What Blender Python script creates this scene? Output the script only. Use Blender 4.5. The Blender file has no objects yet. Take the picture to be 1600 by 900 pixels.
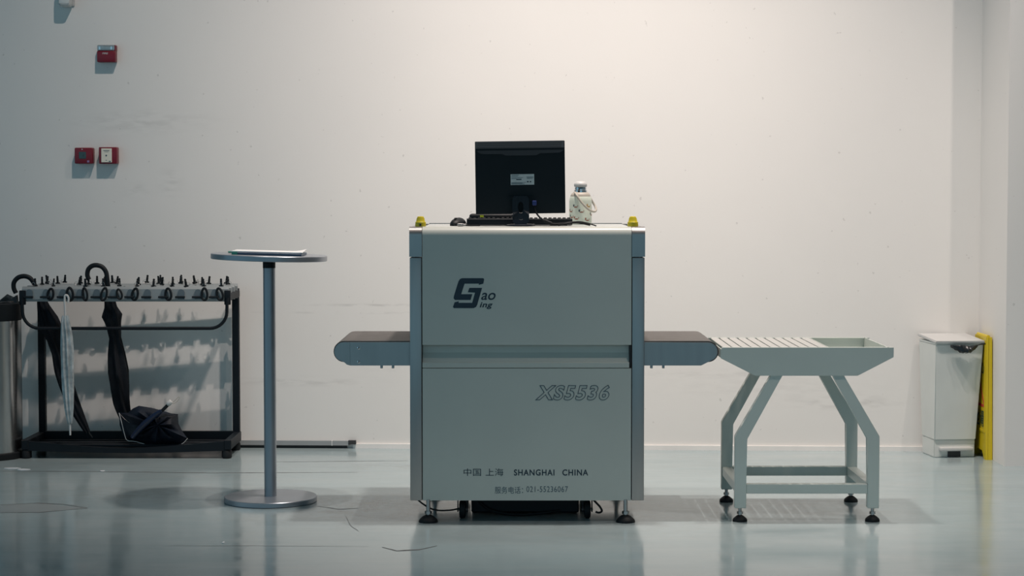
import bpy, bmesh, math, random
from mathutils import Vector, Matrix, Euler
random.seed(7)
R = math.radians
PI = math.pi
C = bpy.context.scene.collection

# ------------------------------------------------------------------ camera, light, exposure
CAM = Vector((0.0, -7.8, 1.35)); PITCH = R(2.865); FOC = 3000.0
cd = bpy.data.cameras.new('camera'); cam = bpy.data.objects.new('camera', cd); C.objects.link(cam)
cam.location = CAM; cam.rotation_euler = (PI/2 - PITCH, 0, 0)
cd.sensor_width = 36; cd.lens = FOC/1600*36; cd.clip_end = 100
bpy.context.scene.camera = cam
vs = bpy.context.scene.view_settings
vs.view_transform = 'Standard'; vs.look = 'None'; vs.gamma = 1; vs.use_curve_mapping = False
vs.exposure = 0.0

world = bpy.data.worlds.new('world'); bpy.context.scene.world = world; world.use_nodes = True
bg = world.node_tree.nodes['Background']; bg.inputs[0].default_value = (0.38, 0.69, 0.86, 1); bg.inputs[1].default_value = 0.54

LAMP_Y, LAMP_Z = 0.22, 4.8
def track_spot(x, power, col=(1.0, 0.865, 0.785), aim_x=None, radius=0.025, aim_y=1.78, angle=84, y=LAMP_Y):
    l = bpy.data.lights.new('track_spotlight', 'SPOT'); l.energy = power; l.color = col
    l.spot_size = R(angle); l.spot_blend = 1.0; l.shadow_soft_size = radius
    o = bpy.data.objects.new('track_spotlight', l); C.objects.link(o); o.location = (x, y, LAMP_Z)
    d = Vector((x if aim_x is None else aim_x, aim_y, 0)) - o.location
    o.rotation_euler = d.to_track_quat('-Z', 'Y').to_euler()
track_spot(-1.15, 245, aim_y=2.45)
track_spot(0.35, 585, radius=.11)
track_spot(1.45, 300, radius=.008, aim_y=1.22)
track_spot(2.80, 145)
track_spot(2.10, 270, aim_x=1.8, aim_y=-1.5, angle=84, y=-1.5, radius=.15)

# ------------------------------------------------------------------ helpers
def at(u, v, y):
    """measured picture position + known distance -> point in the room"""
    a = (u - 800)/FOC; b = (450 - v)/FOC
    r = Vector((a, math.cos(PITCH) + b*math.sin(PITCH), -math.sin(PITCH) + b*math.cos(PITCH)))
    return CAM + r*((y - CAM.y)/r.y)

MATS = {}
def mat(name, col, rough=0.5, metal=0.0, var=0.06, scale=6.0, bump=0.0, bscale=60.0, spec=0.5, coat=0.0, stretch=(1, 1, 1)):
    if name in MATS: return MATS[name]
    m = bpy.data.materials.new(name); m.use_nodes = True; nt = m.node_tree
    p = nt.nodes['Principled BSDF']
    tc = nt.nodes.new('ShaderNodeTexCoord'); mp = nt.nodes.new('ShaderNodeMapping'); mp.inputs['Scale'].default_value = stretch
    nt.links.new(tc.outputs['Object'], mp.inputs[0])
    n = nt.nodes.new('ShaderNodeTexNoise'); n.inputs['Scale'].default_value = scale; n.inputs['Detail'].default_value = 5
    nt.links.new(mp.outputs[0], n.inputs['Vector'])
    r = nt.nodes.new('ShaderNodeValToRGB')
    r.color_ramp.elements[0].position = 0.3; r.color_ramp.elements[1].position = 0.7
    r.color_ramp.elements[0].color = [c*(1 - var) for c in col] + [1]
    r.color_ramp.elements[1].color = [min(1, c*(1 + var)) for c in col] + [1]
    nt.links.new(n.outputs[0], r.inputs[0]); nt.links.new(r.outputs[0], p.inputs['Base Color'])
    p.inputs['Roughness'].default_value = rough; p.inputs['Metallic'].default_value = metal
    p.inputs['Specular IOR Level'].default_value = spec; p.inputs['Coat Weight'].default_value = coat
    if bump:
        n2 = nt.nodes.new('ShaderNodeTexNoise'); n2.inputs['Scale'].default_value = bscale; n2.inputs['Detail'].default_value = 3
        nt.links.new(mp.outputs[0], n2.inputs['Vector'])
        b = nt.nodes.new('ShaderNodeBump'); b.inputs['Strength'].default_value = bump; b.inputs['Distance'].default_value = 0.004
        nt.links.new(n2.outputs[0], b.inputs['Height']); nt.links.new(b.outputs[0], p.inputs['Normal'])
    MATS[name] = m; return m

def newbm(): return bmesh.new()
def box(bm, x0, x1, y0, y1, z0, z1, bev=0.0, seg=2):
    r = bmesh.ops.create_cube(bm, size=1); vs_ = r['verts']
    for v in vs_:
        v.co = Vector(((x0+x1)/2 + v.co.x*(x1-x0), (y0+y1)/2 + v.co.y*(y1-y0), (z0+z1)/2 + v.co.z*(z1-z0)))
    if bev:
        es = list({e for v in vs_ for e in v.link_edges})
        bmesh.ops.bevel(bm, geom=es, offset=bev, segments=seg, affect='EDGES', profile=0.5)
    return bm
def prism(bm, pts, a0, a1, axis='y'):
    """polygon in the two other axes, extruded along axis; pts: (x,z) for y, (y,z) for x, (x,y) for z"""
    def mk(p, a):
        if axis == 'y': return Vector((p[0], a, p[1]))
        if axis == 'x': return Vector((a, p[0], p[1]))
        return Vector((p[0], p[1], a))
    A = [bm.verts.new(mk(p, a0)) for p in pts]; B = [bm.verts.new(mk(p, a1)) for p in pts]
    n = len(pts); bm.faces.new(A); bm.faces.new(B[::-1])
    for i in range(n):
        bm.faces.new((A[i], B[i], B[(i+1) % n], A[(i+1) % n]))
    return bm
def lathe(bm, prof, c=(0, 0, 0), n=32, M=None):
    rings = []
    for r, z in prof:
        rings.append([bm.verts.new(Vector((r*math.cos(2*PI*k/n), r*math.sin(2*PI*k/n), z))) for k in range(n)])
    for a, b in zip(rings, rings[1:]):
        for k in range(n): bm.faces.new((a[k], a[(k+1) % n], b[(k+1) % n], b[k]))
    bm.faces.new(rings[0][::-1]); bm.faces.new(rings[-1])
    vv = [v for r in rings for v in r]
    if M is not None: bmesh.ops.transform(bm, matrix=M, verts=vv)
    bmesh.ops.translate(bm, vec=Vector(c), verts=vv)
    return bm
def smooth_path(pts, sub=5):
    pts = [Vector(p) for p in pts]; out = []
    for i in range(len(pts)-1):
        p0 = pts[max(i-1, 0)]; p1 = pts[i]; p2 = pts[i+1]; p3 = pts[min(i+2, len(pts)-1)]
        for k in range(sub):
            t = k/sub
            out.append(0.5*((2*p1) + (p2-p0)*t + (2*p0-5*p1+4*p2-p3)*t*t + (3*p1-p0-3*p2+p3)*t**3))
    out.append(pts[-1]); return out
def tube(bm, pts, rad, n=10, closed=False, lobes=0, depth=0.0, twist=0.0, ph=0.0):
    pts = [Vector(p) for p in pts]; rings = []; N = len(pts)
    prev = None
    for i, p in enumerate(pts):
        if closed: d = (pts[(i+1) % N] - pts[i-1]).normalized()
        else: d = (pts[min(i+1, N-1)] - pts[max(i-1, 0)]).normalized()
        if prev is None:
            up = Vector((0, 0, 1)) if abs(d.z) < 0.9 else Vector((0, 1, 0))
            a = d.cross(up).normalized()
        else:
            a = (prev - d*prev.dot(d)).normalized()
        prev = a; b = d.cross(a)
        r = rad[i] if isinstance(rad, (list, tuple)) else rad
        ring = []
        for k in range(n):
            t = 2*PI*k/n
            rr = r*(1 + depth*math.cos(lobes*t + twist*i + ph)) if lobes else r
            ring.append(bm.verts.new(p + (a*math.cos(t) + b*math.sin(t))*rr))
        rings.append(ring)
    prs = list(zip(rings, rings[1:])) + ([(rings[-1], rings[0])] if closed else [])
    for A, B in prs:
        for k in range(n): bm.faces.new((A[k], A[(k+1) % n], B[(k+1) % n], B[k]))
    if not closed:
        bm.faces.new(rings[0][::-1]); bm.faces.new(rings[-1])
    return bm
def obj(name, bm, m, parent=None, smooth=None, world=True, label=None, kind=None):
    """bm in room coordinates; if world, shifted into the parent's frame"""
    bmesh.ops.recalc_face_normals(bm, faces=bm.faces)
    me = bpy.data.meshes.new(name); bm.to_mesh(me); bm.free()
    return link(name, me, m, parent, smooth, world, label, kind)
def link(name, me, m, parent=None, smooth=None, world=True, label=None, kind=None):
    if m is not None and not me.materials: me.materials.append(m)
    o = bpy.data.objects.new(name, me); C.objects.link(o)
    if smooth is not None:
        me.polygons.foreach_set('use_smooth', [True]*len(me.polygons))
        me.set_sharp_from_angle(angle=R(smooth))
    if parent:
        o.parent = parent
        if world:
            off = Vector((0, 0, 0)); q = parent
            while q: off += q.location; q = q.parent
            me.transform(Matrix.Translation(-off))
    if label: o['label'] = label
    if kind: o['kind'] = kind
    return o
def thing(name, label, cat, loc=(0, 0, 0), rot=(0, 0, 0), group=None):
    o = bpy.data.objects.new(name, None); C.objects.link(o); o.location = loc; o.rotation_euler = rot
    o.empty_display_size = 0.1
    o['label'] = label; o['category'] = cat
    if group: o['group'] = group
    return o
def tag(o, label, cat, group=None):
    o['label'] = label; o['category'] = cat
    if group: o['group'] = group
    return o
def struct(name, bm, m, parent=None, smooth=None):
    o = obj(name, bm, m, parent, smooth)
    if parent is None: o['kind'] = 'structure'
    return o
def share(src, loc, parent, name=None):
    c = src.copy(); C.objects.link(c); c.parent = parent; c.location = loc
    if name: c.name = name
    return c
def base_at_centre(o):
    """move a top-level mesh's origin to its base centre"""
    me = o.data; xs = [v.co for v in me.vertices]
    c = Vector(((min(v.x for v in xs)+max(v.x for v in xs))/2, (min(v.y for v in xs)+max(v.y for v in xs))/2, min(v.z for v in xs)))
    me.transform(Matrix.Translation(-c)); o.location = c
    return o
def text_mesh(s, w, h, bold=0.0, shear=0.0, outline=0.0, extrude=0.0, spacing=1.0):
    """lettering as a mesh in the xz plane, fitted to a w x h box whose lower left corner is the origin"""
    cu = bpy.data.curves.new('lettering', 'FONT'); cu.body = s; cu.size = 1; cu.space_character = spacing
    cu.offset = bold; cu.resolution_u = 6
    if outline: cu.fill_mode = 'NONE'; cu.bevel_depth = outline; cu.bevel_resolution = 0
    o = bpy.data.objects.new('lettering', cu); C.objects.link(o)
    dg = bpy.context.evaluated_depsgraph_get(); dg.update()
    me = bpy.data.meshes.new_from_object(o.evaluated_get(dg))
    bpy.data.objects.remove(o); bpy.data.curves.remove(cu)
    if not len(me.vertices): return me
    for v in me.vertices:
        v.co = Vector((v.co.x + shear*v.co.y, -v.co.z, v.co.y))
    x0 = min(v.co.x for v in me.vertices); x1 = max(v.co.x for v in me.vertices)
    z0 = min(v.co.z for v in me.vertices); z1 = max(v.co.z for v in me.vertices)
    for v in me.vertices:
        v.co = Vector(((v.co.x-x0)/(x1-x0)*w, v.co.y*(w/(x1-x0)), (v.co.z-z0)/(z1-z0)*h))
    me.materials.clear(); me.name = 'lettering'
    return me

# ------------------------------------------------------------------ materials
def wall_material():
    m = bpy.data.materials.new('wall_paint'); m.use_nodes = True; nt = m.node_tree; p = nt.nodes['Principled BSDF']
    N = nt.nodes.new; L = nt.links.new
    geo = N('ShaderNodeNewGeometry')
    n1 = N('ShaderNodeTexNoise'); n1.inputs['Scale'].default_value = 0.8; n1.inputs['Detail'].default_value = 4
    L(geo.outputs['Position'], n1.inputs['Vector'])
    r = N('ShaderNodeValToRGB'); r.color_ramp.elements[0].position = .3; r.color_ramp.elements[1].position = .7
    r.color_ramp.elements[0].color = (.755, .745, .725, 1); r.color_ramp.elements[1].color = (.80, .785, .76, 1)
    L(n1.outputs[0], r.inputs[0])
    # scuffs: long horizontal rub marks and small smudges with a shape of their own
    n2 = N('ShaderNodeTexNoise'); n2.inputs['Scale'].default_value = 9; n2.inputs['Detail'].default_value = 6
    mp = N('ShaderNodeMapping'); mp.inputs['Scale'].default_value = (1, 1, 4); L(geo.outputs['Position'], mp.inputs[0]); L(mp.outputs[0], n2.inputs['Vector'])
    sep = N('ShaderNodeSeparateXYZ'); L(geo.outputs['Position'], sep.inputs[0])
    def math_(op, a, b=None):
        q = N('ShaderNodeMath'); q.operation = op
        for i, w in enumerate((a, b)):
            if w is None: continue
            if isinstance(w, (int, float)): q.inputs[i].default_value = w
            else: L(w, q.inputs[i])
        return q.outputs[0]
    total = None
    for (cx, cz, sx, sz, amp) in ((-.72, .755, .26, .006, .45), (-.80, .715, .45, .005, .35), (-1.95, 1.72, .28, .05, .22),
                                  (-1.80, 1.40, .05, .06, .22), (-1.98, 1.36, .06, .03, .2), (1.35, .33, .5, .05, .10),
                                  (1.75, .25, .25, .03, .3), (-.3, .42, .3, .015, .25), (1.1, .4, .5, .02, .15), (-1.1, .35, .3, .02, .25)):
        dx = math_('DIVIDE', math_('SUBTRACT', sep.outputs[0], cx), sx); dz = math_('DIVIDE', math_('SUBTRACT', sep.outputs[2], cz), sz)
        g = math_('EXPONENT', math_('MULTIPLY', math_('ADD', math_('MULTIPLY', dx, dx), math_('MULTIPLY', dz, dz)), -1.0))
        g = math_('MULTIPLY', g, amp)
        total = g if total is None else math_('ADD', total, g)
    rr = N('ShaderNodeValToRGB'); rr.color_ramp.elements[0].position = .42; rr.color_ramp.elements[1].position = .62
    L(n2.outputs[0], rr.inputs[0])
    fac = math_('MULTIPLY', total, rr.outputs[0])
    # sparse specks
    v = N('ShaderNodeTexNoise'); v.inputs['Scale'].default_value = 38; v.inputs['Detail'].default_value = 1; L(geo.outputs['Position'], v.inputs['Vector'])
    sp = N('ShaderNodeValToRGB'); sp.color_ramp.elements[0].position = .76; sp.color_ramp.elements[1].position = .80; L(v.outputs[0], sp.inputs[0])
    fac = math_('ADD', fac, math_('MULTIPLY', sp.outputs[0], .3))
    mix = N('ShaderNodeMixRGB'); L(fac, mix.inputs[0]); L(r.outputs[0], mix.inputs[1]); mix.inputs[2].default_value = (.33, .32, .31, 1)
    L(mix.outputs[0], p.inputs['Base Color']); p.inputs['Roughness'].default_value = .75; p.inputs['Specular IOR Level'].default_value = .25
    n3 = N('ShaderNodeTexNoise'); n3.inputs['Scale'].default_value = 120; L(geo.outputs['Position'], n3.inputs['Vector'])
    b = N('ShaderNodeBump'); b.inputs['Strength'].default_value = .06; b.inputs['Distance'].default_value = .003
    L(n3.outputs[0], b.inputs['Height']); L(b.outputs[0], p.inputs['Normal'])
    return m

def floor_material():
    m = bpy.data.materials.new('floor_epoxy'); m.use_nodes = True; nt = m.node_tree; p = nt.nodes['Principled BSDF']
    N = nt.nodes.new; L = nt.links.new
    geo = N('ShaderNodeNewGeometry')
    def noise(scale, stretch, detail=5, rough=.55):
        mp = N('ShaderNodeMapping'); mp.inputs['Scale'].default_value = stretch; L(geo.outputs['Position'], mp.inputs[0])
        n = N('ShaderNodeTexNoise'); n.inputs['Scale'].default_value = scale; n.inputs['Detail'].default_value = detail; n.inputs['Roughness'].default_value = rough
        L(mp.outputs[0], n.inputs['Vector']); return n.outputs[0]
    def ramp(src, a, b, c0, c1):
        r = N('ShaderNodeValToRGB'); r.color_ramp.elements[0].position = a; r.color_ramp.elements[1].position = b
        r.color_ramp.elements[0].color = c0; r.color_ramp.elements[1].color = c1; L(src, r.inputs[0]); return r.outputs[0]
    base = ramp(noise(1.1, (1, .7, 1)), .32, .68, (.262, .345, .365, 1), (.33, .415, .435, 1))
    streak = ramp(noise(2.2, (.7, 3.2, 1), 7, .65), .40, .72, (0, 0, 0, 1), (1, 1, 1, 1))
    mx = N('ShaderNodeMixRGB'); mx.inputs[2].default_value = (.40, .45, .45, 1)
    q = N('ShaderNodeMath'); q.operation = 'MULTIPLY'; L(streak, q.inputs[0]); q.inputs[1].default_value = .35; L(q.outputs[0], mx.inputs[0]); L(base, mx.inputs[1])
    # scraped dirt plus soft shadow painted into the colour around machine and tables
    sep = N('ShaderNodeSeparateXYZ'); L(geo.outputs['Position'], sep.inputs[0])
    def mth(op, a, b):
        k = N('ShaderNodeMath'); k.operation = op
        for i, w in enumerate((a, b)):
            if isinstance(w, (int, float)): k.inputs[i].default_value = w
            else: L(w, k.inputs[i])
        return k.outputs[0]
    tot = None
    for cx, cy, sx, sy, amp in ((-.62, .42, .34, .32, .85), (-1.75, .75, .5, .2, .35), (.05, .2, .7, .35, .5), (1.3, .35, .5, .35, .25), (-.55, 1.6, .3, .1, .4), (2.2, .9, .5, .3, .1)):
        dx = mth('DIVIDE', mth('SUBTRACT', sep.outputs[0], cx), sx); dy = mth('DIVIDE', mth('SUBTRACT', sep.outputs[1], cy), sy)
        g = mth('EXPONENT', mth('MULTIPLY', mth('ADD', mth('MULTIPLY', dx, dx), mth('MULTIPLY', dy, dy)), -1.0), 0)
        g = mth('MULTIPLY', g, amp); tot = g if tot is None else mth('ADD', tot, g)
    dirt_shade = ramp(noise(7, (1, 1, 1), 8, .7), .42, .62, (0, 0, 0, 1), (1, 1, 1, 1))
    mx2 = N('ShaderNodeMixRGB'); L(mth('MULTIPLY', tot, dirt_shade), mx2.inputs[0]); L(mx.outputs[0], mx2.inputs[1]); mx2.inputs[2].default_value = (.17, .18, .175, 1)
    # fine scratches, sparse and dark
    scr = ramp(noise(9, (.6, 9, 1), 2, .5), .70, .74, (0, 0, 0, 1), (1, 1, 1, 1))
    mx3 = N('ShaderNodeMixRGB'); L(mth('MULTIPLY', scr, .35), mx3.inputs[0]); L(mx2.outputs[0], mx3.inputs[1]); mx3.inputs[2].default_value = (.22, .24, .24, 1)
    L(mx3.outputs[0], p.inputs['Base Color'])
    L(ramp(noise(3, (1, 2, 1)), .3, .75, (.08,)*3 + (1,), (.22,)*3 + (1,)), p.inputs['Roughness'])
    p.inputs['Specular IOR Level'].default_value = .65
    b = N('ShaderNodeBump'); b.inputs['Strength'].default_value = .10; b.inputs['Distance'].default_value = .02
    L(noise(2.6, (1.6, .8, 1), 2, .4), b.inputs['Height']); L(b.outputs[0], p.inputs['Normal'])
    return m

WALL = wall_material(); FLOOR = floor_material()
WHITE_TRIM = mat('white_trim', (.80, .79, .77), .45, var=.05)
GREY_TRIM = mat('grey_trunking', (.30, .32, .33), .45, var=.08)
DARK = mat('dark_gap', (.03, .033, .036), .7)
PAINT = mat('grey_enamel', (.52, .54, .50), .34, var=.03, scale=3, bump=.03, bscale=240)
PAINT2 = mat('grey_green_enamel', (.57, .62, .58), .38, var=.03, scale=4, bump=.03, bscale=240)
STEEL = mat('brushed_steel', (.38, .37, .365), .36, 1.0, var=.06, scale=4, stretch=(6, 6, .6))
CHROME = mat('bright_chrome', (.75, .76, .78), .12, 1.0, var=.02)
BELT = mat('conveyor_belt', (.105, .10, .095), .62, var=.12, scale=14, bump=.1, bscale=300)
RUBBER = mat('black_rubber', (.008, .010, .012), .6, var=.15, spec=.25)
BLACK = mat('black_plastic', (.006, .009, .012), .5, var=.12, spec=.25)
BLACKMET = mat('black_powder_coat', (.004, .007, .011), .5, var=.15, spec=.25)
YELLOW = mat('yellow_plastic', (.62, .50, .02), .4, var=.06)
YELLOW2 = mat('sign_yellow', (.62, .48, .008), .42, var=.06)
ALU = mat('silver_lacquer', (.33, .36, .40), .34, .55, var=.04)
INK = mat('navy_print', (.012, .03, .05), .5, var=.05)
INK2 = mat('grey_print', (.06, .10, .13), .5, var=.05)
PAPER = mat('white_paper', (.80, .82, .82), .6, var=.03)
NAVY = mat('navy_vinyl', (.02, .055, .11), .4, var=.1)
TEAL = mat('teal_vinyl', (.02, .22, .17), .4, var=.1)
RED = mat('fire_red', (.17, .006, .018), .35, var=.06)
GLASSY = mat('clear_lens', (.30, .36, .38), .12, .3, var=.1, scale=30)
CREAM = mat('cream_plate', (.72, .70, .60), .5, var=.04)
BOTTLE = mat('mint_white_bottle', (.68, .74, .64), .35, var=.04)
CLOTH = mat('black_nylon', (.008, .010, .014), .75, var=.3, scale=20, bump=.3, bscale=40, spec=.2)
NAVYCLOTH = mat('navy_black_nylon', (.005, .009, .018), .45, var=.5, spec=.35, scale=10, bump=.5, bscale=25)
CLEARCLOTH = mat('frosted_clear_vinyl', (.36, .41, .43), .22, var=.35, scale=25, bump=.6, bscale=40)
BINGREY = mat('bin_plastic', (.66, .69, .67), .45, var=.03)
BINLID = mat('bin_lid_plastic', (.54, .55, .545), .4, var=.02)
BAG = mat('black_bag_film', (.006, .009, .012), .3, var=.3, scale=30, bump=.8, bscale=50)
STRAP = mat('taupe_strap', (.42, .39, .34), .5, var=.05)
REDBROWN = mat('rust_print', (.30, .09, .05), .5)
OCHRE = mat('ochre_print', (.50, .27, .06), .5)
RAILGREY = mat('grey_rail', (.25, .28, .29), .4, .1, var=.06)
LOCKGREY = mat('slate_lock', (.10, .13, .15), .4, var=.08)
SIGNRED = mat('sign_red', (.55, .05, .03), .5)
SIGNBLACK = mat('sign_black', (.03, .06, .03), .5)
LIME = mat('lime_sticker', (.62, .70, .04), .5)
BLUEPLUG = mat('blue_plug', (.02, .035, .16), .4)

# ------------------------------------------------------------------ the setting
WS = -0.040                      # the back wall stands a little askew to the machine
def wall_y(x): return 2.245 + WS*x
WROT = math.atan(WS)
bm = newbm(); box(bm, -6, 5.5, -12, 2.7, -.06, 0)
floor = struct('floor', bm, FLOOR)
bm = newbm(); prism(bm, [(-6, wall_y(-6)), (2.50, wall_y(2.5)), (2.50, 2.75), (-6, 2.75)], 0, 5.7, 'z')
struct('wall_back', bm, WALL)
bm = newbm(); prism(bm, [(2.424, 1.60), (5.5, 1.60), (5.5, 2.75), (2.424, 2.75)], 0, 5.7, 'z')
struct('wall_pillar', bm, WALL)
bm = newbm(); box(bm, -6.1, -6, .4, 2.7, 0, 5.7); struct('wall_left', bm, WALL)
bm = newbm(); box(bm, 5.5, 5.6, -12, 2.7, 0, 5.7); struct('wall_right', bm, WALL)
CEIL = mat('grey_ceiling', (.30, .31, .31), .8)
bm = newbm(); box(bm, -6, 5.5, -12, 2.75, 5.7, 5.8); struct('ceiling', bm, CEIL)

# skirting: white strip to the right, grey cable trunking to the left
def strip(name, x0, x1, z0, z1, t, m):
    b = newbm(); prism(b, [(x0, wall_y(x0)-t), (x1, wall_y(x1)-t), (x1, wall_y(x1)+.002), (x0, wall_y(x0)+.002)], z0, z1, 'z')
    return struct(name, b, m)
strip('baseboard_back', -.838, 2.15, 0, .024, .012, WHITE_TRIM)
tr = strip('baseboard_left', -6, -.86, .016, .040, .022, GREY_TRIM)
b = newbm(); prism(b, [(-6, wall_y(-6)-.010), (-.87, wall_y(-.87)-.010), (-.87, wall_y(-.87)), (-6, wall_y(-6))], 0, .016, 'z')
obj('shadow_gap', b, DARK, tr)
b = newbm(); prism(b, [(-.862, wall_y(-.86)-.024), (-.822, wall_y(-.82)-.024), (-.822, wall_y(-.82)), (-.862, wall_y(-.86))], .022, .042, 'z')
obj('end_cap', b, DARK, tr)
b = newbm()
x = -.95; prism(b, [(x, wall_y(x)-.023), (x+.003, wall_y(x)-.023), (x+.003, wall_y(x)), (x, wall_y(x))], .015, .041, 'z')
obj('joint', b, WHITE_TRIM, tr)

# cracks and lifted flakes in the floor coating
def ribbon(name, pts, w, m=DARK):
    b = newbm(); q = []
    for i, (x, y) in enumerate(pts):
        ww = 1.5*w*(.35 + .65*math.sin(PI*(i+.5)/len(pts)))*random.uniform(.6, 1.2)
        q.append((b.verts.new((x, y-ww, .0007)), b.verts.new((x, y+ww, .0007))))
    for a, c in zip(q, q[1:]): b.faces.new((a[0], c[0], c[1], a[1]))
    return obj(name, b, m, floor)
def fl(u, v):
    p = at(u, v, 0); d = p - CAM; t = -CAM.z/d.z; return (CAM.x + d.x*t, CAM.y + d.y*t)
CRACK = mat('crack_dirt', (.10, .11, .115), .6)
def wob(pts, n, amp):
    o = []
    for (a, b_) in zip(pts, pts[1:]):
        for k in range(n):
            t = k/n; o.append((a[0]+(b_[0]-a[0])*t, a[1]+(b_[1]-a[1])*t + random.uniform(-amp, amp)))
    return o + [pts[-1]]
ribbon('crack', wob([fl(0, 736), fl(160, 737), fl(330, 739), fl(560, 738)], 14, .004), .0045, CRACK)
ribbon('crack', wob([fl(420, 722), fl(520, 721), fl(636, 720)], 8, .003), .0028, CRACK)
ribbon('crack', wob([fl(0, 789), fl(60, 786), fl(100, 788), fl(137, 794)], 6, .003), .0055, CRACK)
ribbon('crack', wob([fl(0, 801), fl(60, 801), fl(137, 794)], 6, .003), .003, CRACK)
ribbon('crack', wob([fl(597, 855), fl(620, 861), fl(655, 859), fl(683, 853)], 5, .002), .006, CRACK)
ribbon('crack', wob([fl(255, 853), fl(400, 853), fl(575, 854)], 8, .001), .0014, CRACK)
ribbon('crack', wob([fl(496, 791), fl(530, 796), fl(560, 794)], 5, .004), .004, CRACK)
ribbon('crack', wob([fl(540, 806), fl(548, 822), fl(560, 830)], 5, .006), .004, CRACK)
SCRAP = mat('pale_scrap', (.62, .66, .70), .5)
for (u, v, w) in ((16, 732, .10), (38, 734, .09), (160, 736, .03), (349, 848, .012)):
    x, y = fl(u, v); b = newbm(); n = 7
    P0 = [(x + w*.5*math.cos(2*PI*k/n)*random.uniform(.6, 1.1), y + .02*math.sin(2*PI*k/n)*random.uniform(.5, 1.2)) for k in range(n)]
    prism(b, P0, .0004, .0022, 'z'); obj('paint_flake', b, SCRAP, floor)
b = newbm(); prism(b, [(*fl(0, 789),), (*fl(60, 786),), (*fl(137, 794),), (*fl(60, 800.5),), (*fl(0, 801),)], .0001, .0005, 'z')
obj('repair_patch', b, mat('patch_grey', (.26, .30, .31), .3, var=.08), floor)

# ------------------------------------------------------------------ x-ray scanner
XL, XR = -.416, .5393                     # outer faces
PXL, PXR = -.3665, .4875                  # between the steel columns
ZB, ZT, YB = .0895, 1.208, .75
sc = thing('xray_scanner', 'large grey baggage scanner cabinet with steel corner columns and conveyor stubs', 'scanner', (.0617, .375, 0))
def sx(u): return .00261*(u-800)
def sz(v): return 1.1939 - .002617*(v-360)
def rounded_front(y0, ztop, r, zlow, yback):
    pts = [(y0, zlow)]
    for k in range(9):
        t = PI/2*k/8; pts.append((y0 + r - r*math.cos(t), ztop - r + r*math.sin(t)))
    pts += [(yback, ztop), (yback, zlow)]
    return pts
b = newbm(); prism(b, rounded_front(.0, ZT, .034, .7275, .10), PXL+.0015, PXR-.0015, 'x'); obj('upper_front_panel', b, PAINT, sc, smooth=30)
b = newbm(); prism(b, [(.0, ZB), (.0, .6315), (.10, .6315), (.10, ZB)], PXL+.0015, PXR-.0015, 'x'); obj('lower_front_panel', b, PAINT, sc)
# recessed grip channel: slopes in under the upper panel, then comes out to the lip
b = newbm(); prism(b, [(.10, .7275), (.036, .7275), (.030, .694), (.013, .656), (.0, .656), (-.002, .653), (-.002, .637), (.0, .634), (.10, .634)], PXL+.0015, PXR-.010, 'x')
obj('grip_channel', b, PAINT, sc)
b = newbm(); box(b, PXR-.010, PXR-.0015, .012, .10, .634, .7275); obj('channel_end', b, DARK, sc)
b = newbm(); box(b, PXL, PXR, .0995, .105, ZB+.003, ZT-.02); obj('inner_frame', b, DARK, sc)
b = newbm(); box(b, PXL+.0015, PXR-.0015, .10, YB-.012, ZT-.03, ZT, .002, 1); obj('top_cover', b, mat('top_enamel', (.45, .48, .47), .3, var=.03), sc)
b = newbm(); box(b, PXL, PXR, YB-.035, YB-.002, ZT, ZT+.004); obj('rear_lip', b, STEEL, sc)
b = newbm(); box(b, PXL, PXR, YB-.010, YB, ZB, ZT); obj('rear_panel', b, PAINT, sc)
b = newbm(); box(b, XL+.01, XR-.01, .012, YB-.01, ZB+.001, ZB+.02); obj('floor_pan', b, BLACKMET, sc)
# steel corner columns with capped heads, front and rear
for (x0, x1) in ((XL, PXL-.0015), (PXR+.0015, XR)):
    for (y0, y1, fr) in ((-.002, .055, 1), (YB-.055, YB, 0)):
        b = newbm(); box(b, x0, x1, y0, y1, ZB, 1.0835, .003, 2); col = obj('corner_column', b, STEEL, sc, smooth=40)
        b = newbm()
        if fr: prism(b, rounded_front(y0-.001, ZT+.001, .036, 1.0865, y1), x0-.0015, x1+.0015, 'x')
        else: box(b, x0-.0015, x1+.0015, y0, y1, 1.0865, ZT+.001, .004, 2)
        obj('column_cap', b, STEEL, col, smooth=40)
# end walls with the tunnel mouth and its lead curtain
for s, xa, xb in ((-1, XL+.004, XL+.016), (1, XR-.016, XR-.004)):
    b = newbm()
    box(b, xa, xb, .055, .10, ZB, 1.19); box(b, xa, xb, .60, YB-.055, ZB, 1.19)
    box(b, xa, xb, .10, .60, ZB, .66); box(b, xa, xb, .10, .60, 1.09, 1.19)
    obj('end_panel', b, PAINT, sc)
    b = newbm(); box(b, xa, xb, .055, YB-.055, 1.19, ZT); obj('end_top_rail', b, STEEL, sc)
    cur = None
    for k in range(10):
        y0 = .105 + k*.0495
        if cur is None:
            b = newbm(); box(b, xa+.004, xb-.004, y0, y0+.047, .748, 1.088); cur = obj('curtain_strip', b, RUBBER, sc)
        else:
            c = share(cur, Vector((0, k*.0495, 0)), sc, 'curtain_strip')
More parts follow.
